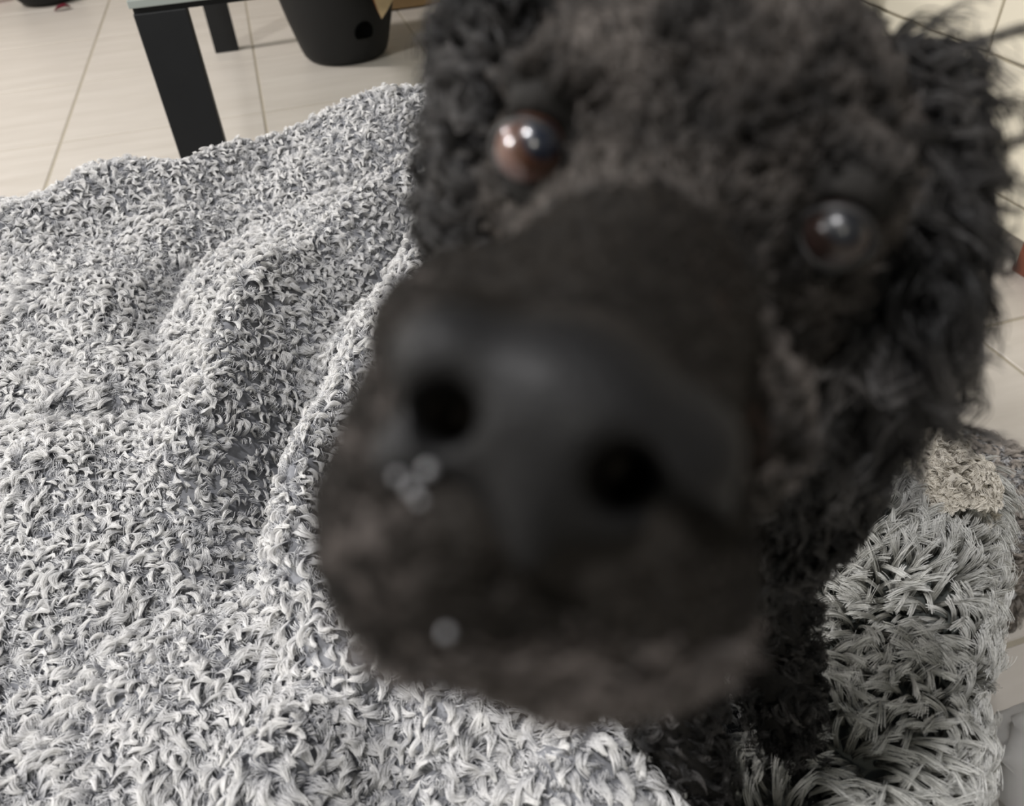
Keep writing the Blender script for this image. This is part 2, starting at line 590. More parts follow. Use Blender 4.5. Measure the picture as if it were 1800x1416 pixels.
# ------------------------------------------------------------------ draped sheets
class Sheet:
    """a soft sheet lying on a raised oblong and hanging down its sides"""
    def __init__(s, cen, ang, hx, hy, top, bend, drop, zfun=None, zmin=0.004, flare=0.02):
        s.c = np.array(cen); s.a = ang; s.hx, s.hy, s.top, s.b, s.drop, s.zfun, s.zmin = hx, hy, top, bend, drop, zfun, zmin
        s.flare = flare
        s.ca, s.sa = math.cos(ang), math.sin(ang)

    def pos(s, u, v):
        qx, qy = np.clip(u, -s.hx, s.hx), np.clip(v, -s.hy, s.hy)
        ex, ey = u - qx, v - qy
        e = np.sqrt(ex * ex + ey * ey)
        th = np.minimum(e / s.b, math.pi / 2)
        out = s.b * np.sin(th) + np.maximum(0, e - s.b * math.pi / 2) * 0.06
        dz = s.b * (1 - np.cos(th)) + np.maximum(0, e - s.b * math.pi / 2)
        k = out / np.maximum(e, 1e-9)
        lx, ly = qx + ex * k, qy + ey * k
        X = s.c[0] + lx * s.ca - ly * s.sa
        Y = s.c[1] + lx * s.sa + ly * s.ca
        fade = np.clip(1 - e / 0.12, 0, 1)
        # hanging folds
        wv = np.sin((lx + ly) * 38 + 3 * np.sin(lx * 9)) * s.flare * np.clip((e - 0.04) / 0.2, 0, 1)
        X = X + wv * ex / np.maximum(e, 1e-6) * s.ca
        Y = Y + wv * ey / np.maximum(e, 1e-6)
        Z = s.top - dz
        if s.zfun is not None: Z = Z + s.zfun(X, Y) * fade
        Z = np.maximum(Z, s.zmin)
        return np.stack([X, Y, Z], -1)

    def normal(s, u, v, h=0.002):
        du = s.pos(u + h, v) - s.pos(u - h, v)
        dv = s.pos(u, v + h) - s.pos(u, v - h)
        return unit(np.cross(du, dv) + np.array([0, 0, 1e-9]))

    def mesh(s, name, n, m_):
        U = np.linspace(-s.hx - s.drop, s.hx + s.drop, n)
        V = np.linspace(-s.hy - s.drop, s.hy + s.drop, m_)
        uu, vv = np.meshgrid(U, V, indexing='ij')
        P = s.pos(uu.ravel(), vv.ravel())
        i = np.arange(n * m_).reshape(n, m_)
        Q = np.stack([i[:-1, :-1], i[1:, :-1], i[1:, 1:], i[:-1, 1:]], -1).reshape(-1, 4)
        return quadmesh(name, P, Q)

    def scatter(s, spacing, ext, rng, jitter=0.42):
        U = np.arange(-s.hx - ext, s.hx + ext, spacing)
        V = np.arange(-s.hy - ext, s.hy + ext, spacing * 0.87)
        uu, vv = np.meshgrid(U, V, indexing='ij')
        uu = uu + (np.arange(len(V)) % 2)[None, :] * spacing / 2
        u = uu.ravel() + rng.uniform(-jitter, jitter, uu.size) * spacing
        v = vv.ravel() + rng.uniform(-jitter, jitter, uu.size) * spacing
        qx, qy = np.clip(u, -s.hx, s.hx), np.clip(v, -s.hy, s.hy)
        k = (np.hypot(u - qx, v - qy) < ext)
        u, v = u[k], v[k]
        return u, v


def polydist(X, Y, pts):
    d = np.full(X.shape, 9.0); t_all = np.zeros(X.shape); n = len(pts) - 1
    for i in range(n):
        a, b = pts[i], pts[i + 1]
        ab = b - a
        t = np.clip(((X - a[0]) * ab[0] + (Y - a[1]) * ab[1]) / (ab @ ab), 0, 1)
        dd = np.hypot(X - a[0] - t * ab[0], Y - a[1] - t * ab[1])
        k = dd < d
        d = np.where(k, dd, d)
        t_all = np.where(k, (i + t) / n, t_all)
    return d, t_all


def wl(l): return [at(x, y, 0.52)[:2] for x, y in l]


FOLDS = [  # photograph points of each crest or trough, height, half width
    (wl([(790, 400), (735, 480), (690, 560), (640, 660), (575, 790), (535, 900), (535, 1010), (600, 1120), (700, 1200)]), 0.030, 0.022),
    (wl([(730, 400), (600, 520), (530, 620), (490, 740), (450, 880), (400, 960)]), -0.026, 0.022),
    (wl([(760, 330), (640, 385), (530, 450), (460, 530), (415, 620), (385, 720), (340, 840)]), 0.024, 0.022),
    (wl([(760, 300), (560, 340), (400, 385), (300, 450), (255, 540), (270, 640), (300, 700)]), -0.020, 0.030),
    (wl([(-100, 440), (60, 400), (190, 350), (330, 335), (450, 290), (620, 235), (800, 200)]), 0.024, 0.035),
    (wl([(60, 345), (230, 315), (350, 298)]), -0.014, 0.016),
    (wl([(-100, 735), (60, 715), (200, 700), (320, 665)]), -0.014, 0.018),
    (wl([(-100, 860), (120, 830), (300, 800)]), 0.010, 0.040),
    (wl([(620, 1180), (560, 1260), (500, 1350), (470, 1500)]), 0.016, 0.025),
    (wl([(700, 1220), (690, 1300), (650, 1400), (640, 1500)]), -0.012, 0.020),
    (wl([(800, 1260), (960, 1290), (1040, 1370), (1090, 1500)]), 0.022, 0.028),
    (wl([(250, 1080), (430, 1020), (500, 950)]), -0.008, 0.025),
]


def blanket_z(X, Y):
    Z = np.zeros_like(X)
    for pts, h, wd in FOLDS:
        d, t = polydist(X, Y, pts)
        Z = Z + 1.7 * h * np.exp(-(d / wd) ** 2) * (0.75 + 0.25 * np.sin(t * 9 + wd * 99))
    far = np.exp(-((Y - 1.06) / 0.17) ** 2)
    Z = Z + far * (0.078 * sstep((X + 0.07) / 0.20) + 0.014 * np.exp(-((X + 0.25) / 0.09) ** 2))
    Z = Z + 0.006 * np.sin(X * 17 + 2 * np.sin(Y * 9)) * np.sin(Y * 14 + 1.3) + 0.003 * np.sin(X * 41 + Y * 23)
    # the edge of the fold beside the dog's paws
    xb = 0.112 + 0.35 * (Y - 0.16) * (Y < 0.16) - 0.10 * np.clip(Y - 0.2, 0, 1)
    Z = Z - 0.085 * sstep((X - xb) / 0.035) * sstep((0.42 - Y) / 0.15)
    return Z


def lean_field(P, seed, sc=22):
    n = vnoise(P, sc, seed)
    n2 = vnoise(P, sc * 4, seed + 5)
    return n * 0.8 + n2 * 0.8


def sherpa(sheet, name, parent, mat, spacing, ext, rng, seed, length=0.0158, width=0.0033, n_str=32, rad=0.00021, keep=None, coarse=None, lean=(0.3, -0.6, 0), thin=None, under=None):
    under = under or M['under_wool']
    sets = []
    u, v = sheet.scatter(spacing, ext, rng)
    P = sheet.pos(u, v)
    if keep is not None:
        k = keep(P); u, v, P = u[k], v[k], P[k]
    N = sheet.normal(u, v)
    k = P[:, 2] > 0.015
    P, N = P[k], N[k]
    L = lean_field(P, seed) + np.array(lean) + rng.normal(size=P.shape) * 0.38
    K = len(P)
    wsc = np.ones(K)
    if thin is not None:
        for q in thin:
            dd_, _ = polydist(P[:, 0], P[:, 1], q)
            wsc *= 1 - 0.25 * np.exp(-(dd_ / 0.024) ** 2)
    big = 1 + 0.30 * vnoise(P, 18, seed + 9)[:, 0]
    g = make_locks(P - N * 0.001, N, L, length * wsc ** .5 * big * rng.uniform(0.75, 1.25, K), width * wsc * big * rng.uniform(0.8, 1.25, K), n_str, 9,
                   rng.uniform(0.0012, 0.0028, K), rng.uniform(0.5, 1.2, K), tip=0.26, stand=0.8, fray=0.020, rng=rng, bulge=0.8, round_=3.0)
    sets.append((g, rad, rad * 0.55))
    # short under-wool that fills between the tufts
    k = rng.random(K) < 0.95 * wsc
    g = make_locks(P[k] - N[k] * 0.001, N[k], -L[k] + rng.normal(size=L[k].shape) * .6, length * 0.5, width * 1.6, max(6, n_str // 2), 5, 0.0010, 0.6, tip=0.8, stand=0.7, fray=0.08, rng=rng)
    curves_obj('under_wool', [(g, rad * 1.3, rad * 0.8)], under, parent)
    if coarse:
        u, v = sheet.scatter(coarse[0], sheet.drop * 0.92, rng)
        qx, qy = np.clip(u, -sheet.hx, sheet.hx), np.clip(v, -sheet.hy, sheet.hy)
        k = np.hypot(u - qx, v - qy) > ext
        u, v = u[k], v[k]
        P = sheet.pos(u, v); N = sheet.normal(u, v)
        k = P[:, 2] > 0.02; P, N = P[k], N[k]; K = len(P)
        g = make_locks(P, N, lean_field(P, seed) + [0, 0, -1], length * 1.1 * rng.uniform(.8, 1.2, K), width * 1.5, coarse[1], 5, 0.0015, 0.6, tip=0.3, stand=0.6, fray=0.06, rng=rng)
        sets.append((g, rad * 1.9, rad))
    o = curves_obj(name, sets, mat, parent)
    return o


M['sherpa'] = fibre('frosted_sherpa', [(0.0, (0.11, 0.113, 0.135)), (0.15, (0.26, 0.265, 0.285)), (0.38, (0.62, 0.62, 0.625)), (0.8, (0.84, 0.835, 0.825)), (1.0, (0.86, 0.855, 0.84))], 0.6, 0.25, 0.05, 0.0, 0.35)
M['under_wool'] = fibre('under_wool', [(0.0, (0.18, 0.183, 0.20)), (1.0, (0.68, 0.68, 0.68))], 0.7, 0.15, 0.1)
M['sherpa_base'] = plain('sherpa_backing', (0.20, 0.205, 0.22), 0.9, 0.1, 0.3, 300)
blk = tag(empty('blanket', (-0.15, 0.42, 0.5)), 'rumpled pale grey sherpa blanket with white tipped tufts, filling the left side', 'blanket')
sh = Sheet((-0.228, 0.42), 0.0, 0.405, 0.58, 0.515, 0.05, 0.56, blanket_z)
link('cloth', sh.mesh('cloth', 300, 380), M['sherpa_base'], blk, True)
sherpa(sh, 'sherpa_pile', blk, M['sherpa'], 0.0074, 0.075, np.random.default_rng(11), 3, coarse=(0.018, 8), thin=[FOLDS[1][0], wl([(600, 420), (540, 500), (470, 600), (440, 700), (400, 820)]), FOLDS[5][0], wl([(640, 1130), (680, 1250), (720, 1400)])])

# the folded blanket under the throw
M['sherpa2'] = fibre('warm_grey_curl', [(0.0, (0.07, 0.06, 0.055)), (0.4, (0.26, 0.235, 0.21)), (1.0, (0.52, 0.47, 0.42))], 0.6, 0.25, 0.15, 0.0, 0.1)
cbk = tag(empty('folded_blanket', (0.40, 0.27, 0.2)), 'brownish grey curly blanket corner sticking out from under the shaggy throw', 'blanket')
A45 = math.radians(45)
sh2 = Sheet(at(1752, 838, 0.19)[:2], math.radians(25), 0.045, 0.045, 0.19, 0.03, 0.22, lambda X, Y: 0.004 * np.sin(X * 60) * np.sin(Y * 55))
link('cloth', sh2.mesh('cloth', 120, 100), plain('curl_backing', (0.16, 0.145, 0.13), 0.9, 0.1, 0.2, 200), cbk, True)
sherpa(sh2, 'curly_pile', cbk, M['sherpa2'], 0.0085, 0.12, np.random.default_rng(12), 8, length=0.018, width=0.0040, n_str=22, rad=0.00026, coarse=(0.02, 8))

# ------------------------------------------------------------------ shaggy throw
M['shag'] = fibre('shaggy_pile', [(0.0, (0.06, 0.06, 0.05)), (0.4, (0.25, 0.248, 0.225)), (0.8, (0.60, 0.60, 0.575)), (1.0, (0.76, 0.76, 0.74))], 0.4, 0.45, 0.25, 0.0, 0.1)
thr = tag(empty('shaggy_throw', (0.30, 0.21, 0.46)), 'long-haired grey-green faux fur throw rolled up on the right', 'throw')
ct = np.array([0.300, 0.222])
sh3 = Sheet(ct, math.radians(46), 0.15, 0.016, 0.500, 0.033, 0.50, lambda X, Y: 0.006 * np.sin(X * 45 + Y * 20), zmin=0.006, flare=0.006)
link('cloth', sh3.mesh('cloth', 90, 50), plain('throw_backing', (0.07, 0.075, 0.07), 0.9, 0.1, 0.2, 200), thr, True)
r3 = np.random.default_rng(21)
u, v = sh3.scatter(0.0058, 0.095, r3)
P3 = sh3.pos(u, v); N3 = sh3.normal(u, v)
u3 = u
isl = u3 > 0.150
k = ~isl
L3 = lean_field(P3, 31, 26) * 1.4 + np.array([0.25, -0.1, -0.55]) + r3.normal(size=P3.shape) * 0.35
K = k.sum()
g = make_locks(P3[k], N3[k], L3[k], r3.uniform(0.020, 0.034, K), r3.uniform(0.0013, 0.0025, K), 20, 8, r3.uniform(0.0004, 0.0018, K), r3.uniform(0.2, 0.7, K),
               tip=0.45, stand=0.72, gravity=0.10, fray=0.04, rng=r3, bulge=0.3)
curves_obj('long_pile', [(g, 0.00016, 0.00013)], M['shag'], thr)
M['lining'] = fibre('cream_sherpa', [(0.0, (0.16, 0.14, 0.11)), (0.4, (0.62, 0.58, 0.51)), (1.0, (0.88, 0.84, 0.76))], 0.6, 0.25, 0.1, 0.0, 0.15)
# turned back sherpa hem: a soft roll along the far end of the throw
hem_px = [(1530, 738, .62), (1580, 762, .60), (1628, 800, .58), (1672, 850, .56), (1700, 905, .54)]
hc_ = np.array([CAM + ray(a, b) * t for a, b, t in hem_px])
hs = np.linspace(0, 1, 40)
HC = np.stack([np.interp(hs, np.linspace(0, 1, len(hc_)), hc_[:, i]) for i in range(3)], -1)
HC[:, 2] += 0.004 * np.sin(hs * 25)
nR = 20
rad_h = 0.020 + 0.002 * np.sin(hs * 17)
rad_h[0:3] *= [0.02, .7, .9]; rad_h[-3:] *= [.9, .7, .02]
T = unit(np.gradient(HC, axis=0)); S_ = unit(np.cross(T, [0, 0, 1.0])); B_ = np.cross(S_, T)
aa = np.linspace(0, 2 * math.pi, nR, endpoint=False)
ring = HC[:, None] + (S_[:, None] * np.cos(aa)[None, :, None] * 1.15 + B_[:, None] * np.sin(aa)[None, :, None] * .9) * rad_h[:, None, None]
idx = np.arange(40 * nR).reshape(40, nR)
Q = np.stack([idx[:-1], np.roll(idx, -1, 1)[:-1], np.roll(idx, -1, 1)[1:], idx[1:]], -1).reshape(-1, 4)
hem = link('sherpa_hem', quadmesh('sherpa_hem', ring.reshape(-1, 3), Q), plain('hem_backing', (0.52, 0.49, 0.43), 0.9, 0.1, 0.2, 200), thr, True)
tag(hem, 'cream sherpa hem turned over')
rs = np.random.default_rng(5)
K = 4200
si, ai = rs.uniform(0.5, 38.5, K), rs.uniform(0, 2 * math.pi, K)
i0 = si.astype(int); fr = (si - i0)[:, None]
lerp = lambda A: A[i0] * (1 - fr) + A[i0 + 1] * fr
NN = unit(lerp(S_) * np.cos(ai)[:, None] + lerp(B_) * np.sin(ai)[:, None])
PP = lerp(HC) + NN * (rad_h[i0] * 0.97)[:, None]
LL = lean_field(PP, 77, 30) * 1.2 + rs.normal(size=PP.shape) * .4
g = make_locks(PP, NN, LL, rs.uniform(0.007, 0.011, K), 0.0028, 18, 7, 0.0014, 0.8, tip=0.2, stand=0.4, fray=0.03, rng=rs, bulge=1.2, round_=1)
hp_ = curves_obj('sherpa_curls', [(g, 0.0002, 0.00012)], M['lining'], hem)
hp_.matrix_parent_inverse = hem.matrix_parent_inverse.inverted() @ Matrix.Translation(-Vector(thr.location)) if False else Matrix.Identity(4)


# ------------------------------------------------------------------ dog
def sd_ball(P, c, r):
    return np.sqrt((P[0] - c[0]) ** 2 + (P[1] - c[1]) ** 2 + (P[2] - c[2]) ** 2) - r


def sd_ell(P, c, r, R=None):
    q = [P[i] - c[i] for i in range(3)]
    if R is not None:
        q = [R[0][i] * q[0] + R[1][i] * q[1] + R[2][i] * q[2] for i in range(3)]   # columns are the axes
    k0 = np.sqrt((q[0] / r[0]) ** 2 + (q[1] / r[1]) ** 2 + (q[2] / r[2]) ** 2)
    k1 = np.sqrt((q[0] / r[0] ** 2) ** 2 + (q[1] / r[1] ** 2) ** 2 + (q[2] / r[2] ** 2) ** 2)
    return k0 * (k0 - 1) / np.maximum(k1, 1e-6)


def sd_cone(P, a, b, ra, rb):
    a, b = np.asarray(a, float), np.asarray(b, float)
    ab = b - a
    t = ((P[0] - a[0]) * ab[0] + (P[1] - a[1]) * ab[1] + (P[2] - a[2]) * ab[2]) / (ab @ ab)
    t = np.clip(t, 0, 1)
    d = np.sqrt((P[0] - a[0] - t * ab[0]) ** 2 + (P[1] - a[1] - t * ab[1]) ** 2 + (P[2] - a[2] - t * ab[2]) ** 2)
    return d - (ra + (rb - ra) * t)


def smin(a, b, k):
    h = np.maximum(k - np.abs(a - b), 0) / k
    return np.minimum(a, b) - h * h * k * 0.25


def smax(a, b, k): return -smin(-a, -b, k)


def nets(fun, xs, ys, zs):
    """naive surface nets on a rectilinear grid"""
    X, Y, Z = np.meshgrid(xs.astype(np.float32), ys.astype(np.float32), zs.astype(np.float32), indexing='ij')
    Fv = fun((X, Y, Z)).astype(np.float32)
    sg = Fv < 0
    nx, ny, nz = Fv.shape
    cs = sg[:-1, :-1, :-1].astype(np.int8)
    cnt = np.zeros(cs.shape, np.int8)
    for i in (0, 1):
        for j in (0, 1):
            for k in (0, 1):
                cnt += sg[i:nx - 1 + i, j:ny - 1 + j, k:nz - 1 + k]
    act = (cnt > 0) & (cnt < 8)
    I = np.argwhere(act)
    vid = -np.ones(act.shape, np.int64)
    vid[act] = np.arange(len(I))
    acc = np.zeros((len(I), 3)); num = np.zeros((len(I), 1))
    G = [xs, ys, zs]
    for ax in range(3):
        o = [a for a in range(3) if a != ax]
        for p in (0, 1):
            for q in (0, 1):
                A = I.copy(); A[:, o[0]] += p; A[:, o[1]] += q
                Bq = A.copy(); Bq[:, ax] += 1
                fa, fb = Fv[A[:, 0], A[:, 1], A[:, 2]], Fv[Bq[:, 0], Bq[:, 1], Bq[:, 2]]
                m_ = (fa < 0) != (fb < 0)
                t = np.where(m_, fa / np.where(m_, fa - fb, 1), 0)
                pa = np.stack([G[i][A[:, i]] for i in range(3)], -1)
                pb_ = np.stack([G[i][Bq[:, i]] for i in range(3)], -1)
                acc += np.where(m_[:, None], pa + (pb_ - pa) * t[:, None], 0)
                num += m_[:, None]
    V = acc / np.maximum(num, 1)
    quads = []
    for ax in range(3):
        sl0 = [slice(1, -1)] * 3; sl1 = [slice(1, -1)] * 3
        sl0[ax] = slice(0, -1); sl1[ax] = slice(1, None)
        a, b = sg[tuple(sl0)], sg[tuple(sl1)]
        E = np.argwhere(a != b)
        inside = a[E[:, 0], E[:, 1], E[:, 2]]
        for d in range(3):
            if d != ax: E[:, d] += 1
        o = [(ax + 1) % 3, (ax + 2) % 3]
        def cid(dp, dq):
            C = E.copy(); C[:, o[0]] -= dp; C[:, o[1]] -= dq
            return vid[C[:, 0], C[:, 1], C[:, 2]]
        q = np.stack([cid(1, 1), cid(0, 1), cid(0, 0), cid(1, 0)], -1)
        q[~inside] = q[~inside][:, ::-1]
        quads.append(q)
    Q = np.concatenate(quads)
    Q = Q[(Q >= 0).all(1)]
    return V, Q


def axis(lo, a, b, hi, fine, coarse):
    return np.concatenate([np.arange(lo, a, coarse), np.arange(a, b, fine), np.arange(b, hi, coarse)])


EYE_L, EYE_R = hp(932, 263, 16.3), hp(1468, 412, 15.9)
EYE_RAD = 0.72
SK = np.array([4.3, 5.6, 20.6])
CHEST = w2c((0.138, 0.215, 0.690))
RUMP = w2c((0.265, 0.43, 0.67))
PAW = [w2c((0.125, 0.130, 0.470)), w2c((0.190, 0.150, 0.465))]
ELB = [w2c((0.110, 0.200, 0.610)), w2c((0.175, 0.215, 0.610))]
HPAW = [w2c((0.20, 0.40, 0.54)), w2c((0.29, 0.40, 0.50))]


def head_axes():
    f = unit(np.array([-2.9, -4.6, -9.0]))           # along the muzzle towards the lens
    s = np.array([math.cos(-0.30), math.sin(-0.30), 0.0]); s = unit(s - f * (s @ f))
    u_ = np.cross(s, f); u_ = u_ if u_[1] > 0 else -u_
    return s, u_, f


HS, HU, HF = head_axes()


def dog_sdf(P):
    d = sd_ell(P, SK, (5.0, 4.9, 5.2))
    d = smin(d, sd_ball(P, SK + [0.4, 4.2, 3.0], 4.3), 2.0)                            # crown
    muz = sd_cone(P, (0.60, -0.85, 10.7), (1.9, 1.35, 14.2), 2.25, 2.05)
    muz = smin(muz, sd_cone(P, (1.9, 1.35, 14.2), (3.2, 3.6, 18.8), 2.05, 2.3), 1.0)
    muz = smin(muz, sd_ball(P, hp(775, 960, 9.9), 1.45), 0.9)                           # lips
    muz = smin(muz, sd_ball(P, hp(1130, 1010, 10.2), 1.35), 0.9)
    muz = smin(muz, sd_ball(P, hp(985, 1085, 10.6), 1.05), 0.8)                        # chin
    muz = smin(muz, sd_ball(P, hp(1240, 740, 15.5), 1.7), 1.0)                          # right cheek
    muz = smin(muz, sd_ball(P, hp(800, 600, 13.0), 1.3), 1.4)
    muz = smin(muz, sd_cone(P, hp(778, 620, 10.0), hp(702, 860, 9.8), 0.82, 0.82), 0.6)
    d = smin(d, muz, 1.6)
    for e, o in ((EYE_L, HU * .75 - HS * .1), (EYE_R, HU * .75 + HS * .1)):                # brows and sockets
        d = smin(d, sd_ball(P, e + o * 1.15 - HF * 0.6, 0.75), 0.9)
        d = smin(d, sd_ball(P, e - HU * .95 - HF * 0.65, 0.55), 0.7)
        d = smax(d, -sd_ball(P, e + HF * 0.12, 0.70), 0.18)
    for a, b, r in ((hp(772, 722, 7.2), hp(815, 735, 10.2), .36), (hp(1100, 845, 7.2), hp(1095, 830, 10.4), .40)):
        d = smax(d, -sd_cone(P, a, b, r, r * .7), 0.15)
    # philtrum and lip line
    d = smax(d, -sd_cone(P, hp(885, 880, 8.3), hp(878, 1010, 8.4), 0.16, 0.08), 0.35)
    d = smax(d, -sd_cone(P, hp(878, 1010, 8.6), hp(720, 1110, 9.0), 0.06, 0.05), 0.25)
    d = smax(d, -sd_cone(P, hp(878, 1010, 8.6), hp(1240, 1150, 9.4), 0.06, 0.05), 0.25)
    # neck, trunk, legs
    d = smin(d, sd_cone(P, SK + [2.2, -2.6, 2.5], CHEST, 3.9, 4.3), 2.5)
    d = smin(d, sd_cone(P, CHEST, RUMP, 6.2, 6.8), 3.0)
    for i in (0, 1):
        d = smin(d, sd_cone(P, ELB[i], PAW[i] + (ELB[i] - PAW[i]) * 0.12, 2.4, 1.35), 1.6)
        d = smin(d, sd_cone(P, PAW[i] + w2c(CAM + np.array([0, 0.005, 0.013])) - w2c(CAM), PAW[i] + w2c(CAM + np.array([0, -0.028, 0.010])) - w2c(CAM), 1.6, 1.4), 1.0)
        hk = RUMP * 0.35 + HPAW[i] * 0.65 + w2c(CAM + np.array([0, 0.03, 0.0])) - w2c(CAM)
        d = smin(d, sd_cone(P, RUMP + (HPAW[i] - RUMP) * 0.25, hk, 4.2, 2.4), 2.0)
        d = smin(d, sd_cone(P, hk, HPAW[i], 2.2, 1.6), 1.0)
    return d


V, Q = nets(dog_sdf, axis(-6, -3, 8.5, 27, .13, .45), axis(-31, -5, 7.5, 16, .13, .45), axis(6.9, 7.1, 16.5, 64, .13, .45))
print('dog', len(V), len(Q))
WV = c2w(V)


def colattr(me, colr):
    a = me.color_attributes.new('tint', 'FLOAT_COLOR', 'POINT')
    a.data.foreach_set('color', np.concatenate([colr, np.ones((len(colr), 1))], 1).astype(np.float32).ravel())


def skin_mat(name, rough, spec, bump, scale):
    m, nt, b = mat_new(name)
    at_ = nt.nodes.new('ShaderNodeAttribute'); at_.attribute_name = 'tint'
    tc = nt.nodes.new('ShaderNodeTexCoord')
    nz = nt.nodes.new('ShaderNodeTexNoise'); nz.inputs['Scale'].default_value = scale; nz.inputs['Detail'].default_value = 4
    nt.links.new(tc.outputs['Object'], nz.inputs['Vector'])
    mr = nt.nodes.new('ShaderNodeMapRange'); mr.inputs[3].default_value = 0.6; mr.inputs[4].default_value = 1.4
    nt.links.new(nz.outputs['Fac'], mr.inputs[0])
    vm = nt.nodes.new('ShaderNodeVectorMath'); vm.operation = 'SCALE'
    nt.links.new(at_.outputs['Color'], vm.inputs[0]); nt.links.new(mr.outputs[0], vm.inputs['Scale'])
    nt.links.new(vm.outputs[0], b.inputs['Base Color'])
    b.inputs['Roughness'].default_value = rough
    b.inputs['Specular IOR Level'].default_value = spec
    bp = nt.nodes.new('ShaderNodeBump'); bp.inputs['Strength'].default_value = bump; bp.inputs['Distance'].default_value = 0.001
    nt.links.new(nz.outputs['Fac'], bp.inputs['Height']); nt.links.new(bp.outputs[0], b.inputs['Normal'])
    return m


dog = tag(empty('dog', tuple(c2w(SK))), 'black curly-haired dog pushing its nose up close to the lens', 'dog')
bme = quadmesh('body', WV, Q)
base = np.tile(np.array([0.012, 0.011, 0.010]), (len(V), 1))
mzl = np.clip((16 - V[:, 2]) / 4, 0, 1)[:, None]
base = base * (1 - mzl) + np.array([0.013, 0.0108, 0.0088]) * mzl
chin = np.maximum(np.clip((-V[:, 1] - 2.5) / 1.3, 0, 1), .5 * np.clip((-V[:, 0] - 0.6) / 1.2, 0, 1))[:, None] * mzl
base = base * (1 - chin) + np.array([0.085, 0.071, 0.065]) * chin
red = np.exp(-((V[:, 0] - 3.9) / .8) ** 2)[:, None] * np.clip((V[:, 1] + 3) / 2, 0, 1)[:, None] * mzl
base = base + red * np.array([0.018, 0.004, 0.0])
colattr(bme, base)
body = link('body', bme, skin_mat('dark_coat_skin', 0.75, 0.2, 0.6, 500), dog, True)

# nose leather
NC = hp(985, 755, 8.75)
NR_ = np.stack([HS, HU, HF])


def toN(px, py, d): return hp(px, py, d)


def nose_sdf(P):
    R = np.stack([HS, HU, HF]).T
    d = sd_ell(P, NC, (1.62, 1.22, 1.05), R)
    d = smin(d, sd_ball(P, hp(785, 630, 8.5), 0.60), 0.4)       # left wing
    d = smin(d, sd_ball(P, hp(720, 800, 8.7), 0.42), 0.4)
    d = smin(d, sd_ball(P, hp(1200, 790, 8.7), 0.66), 0.4)      # right wing
    d = smin(d, sd_ball(P, hp(1225, 900, 9.0), 0.42), 0.35)
    d = smin(d, sd_ell(P, hp(930, 880, 8.35), (0.34, 0.72, 0.45)), 0.35)   # column under the septum
    # nostrils
    d = smax(d, -sd_cone(P, hp(770, 722, 7.4), hp(812, 735, 10.2), 0.36, 0.26), 0.2)
    d = smax(d, -sd_cone(P, hp(735, 790, 7.9), hp(772, 730, 8.3), 0.10, 0.25), 0.18)
    d = smax(d, -sd_cone(P, hp(1098, 845, 7.2), hp(1095, 832, 10.4), 0.42, 0.30), 0.2)
    d = smax(d, -sd_cone(P, hp(1110, 880, 7.8), hp(1255, 955, 9.0), 0.34, 0.28), 0.2)
    d = smax(d, -sd_cone(P, hp(905, 820, 7.3), hp(885, 980, 7.8), 0.07, 0.09), 0.3)
    return d


NVv, NQ = nets(nose_sdf, np.arange(-2.6, 3.6, .07), np.arange(-2.9, 2.6, .07), np.arange(6.6, 10.6, .07))
nme = quadmesh('nose', c2w(NVv), NQ)
colattr(nme, np.tile(np.array([0.007, 0.0068, 0.007]), (len(NVv), 1)))
nmat = skin_mat('nose_leather', 0.55, 0.2, 0.5, 900)
nmat.node_tree.nodes['Principled BSDF'].inputs['Coat Weight'].default_value = 0.05
nmat.node_tree.nodes['Principled BSDF'].inputs['Coat Roughness'].default_value = 0.35
nose = link('nose', nme, nmat, dog, True)
tag(nose, 'dark wet nose leather with two nostrils')

wet = plain('wet', (0.25, 0.25, 0.26), 0.12, 0.8, 0.0, 10, coat=1.0)


def blobmesh(name, c, r, mat, parent, lab=None, seg=24):
    bm = bmesh.new()
    bmesh.ops.create_uvsphere(bm, u_segments=seg, v_segments=seg // 2, radius=1)
    me = D2.meshes.new(name)
    cc_ = c2w(c)
    for v in bm.verts: v.co = Vector(cc_ + np.array(v.co) * np.asarray(r) * 0.01)
    bm.to_mesh(me); bm.free()
    o = link(name, me, mat, parent, True)
    if lab: o['label'] = lab
    return o


blobmesh('water_drop', hp(785, 1112, 8.15), 0.06, wet, dog, 'tiny wet drop on the lip')
for (px, py, d, r) in ((752, 826, 8.05, .07), (725, 860, 8.15, .07), (700, 838, 8.3, .06), (738, 880, 8.15, .05), (675, 800, 8.45, .06)):
    blobmesh('moisture', hp(px, py, d), r, wet, nose, None, 16)
for o in nose.children: o.matrix_parent_inverse = Matrix.Identity(4)


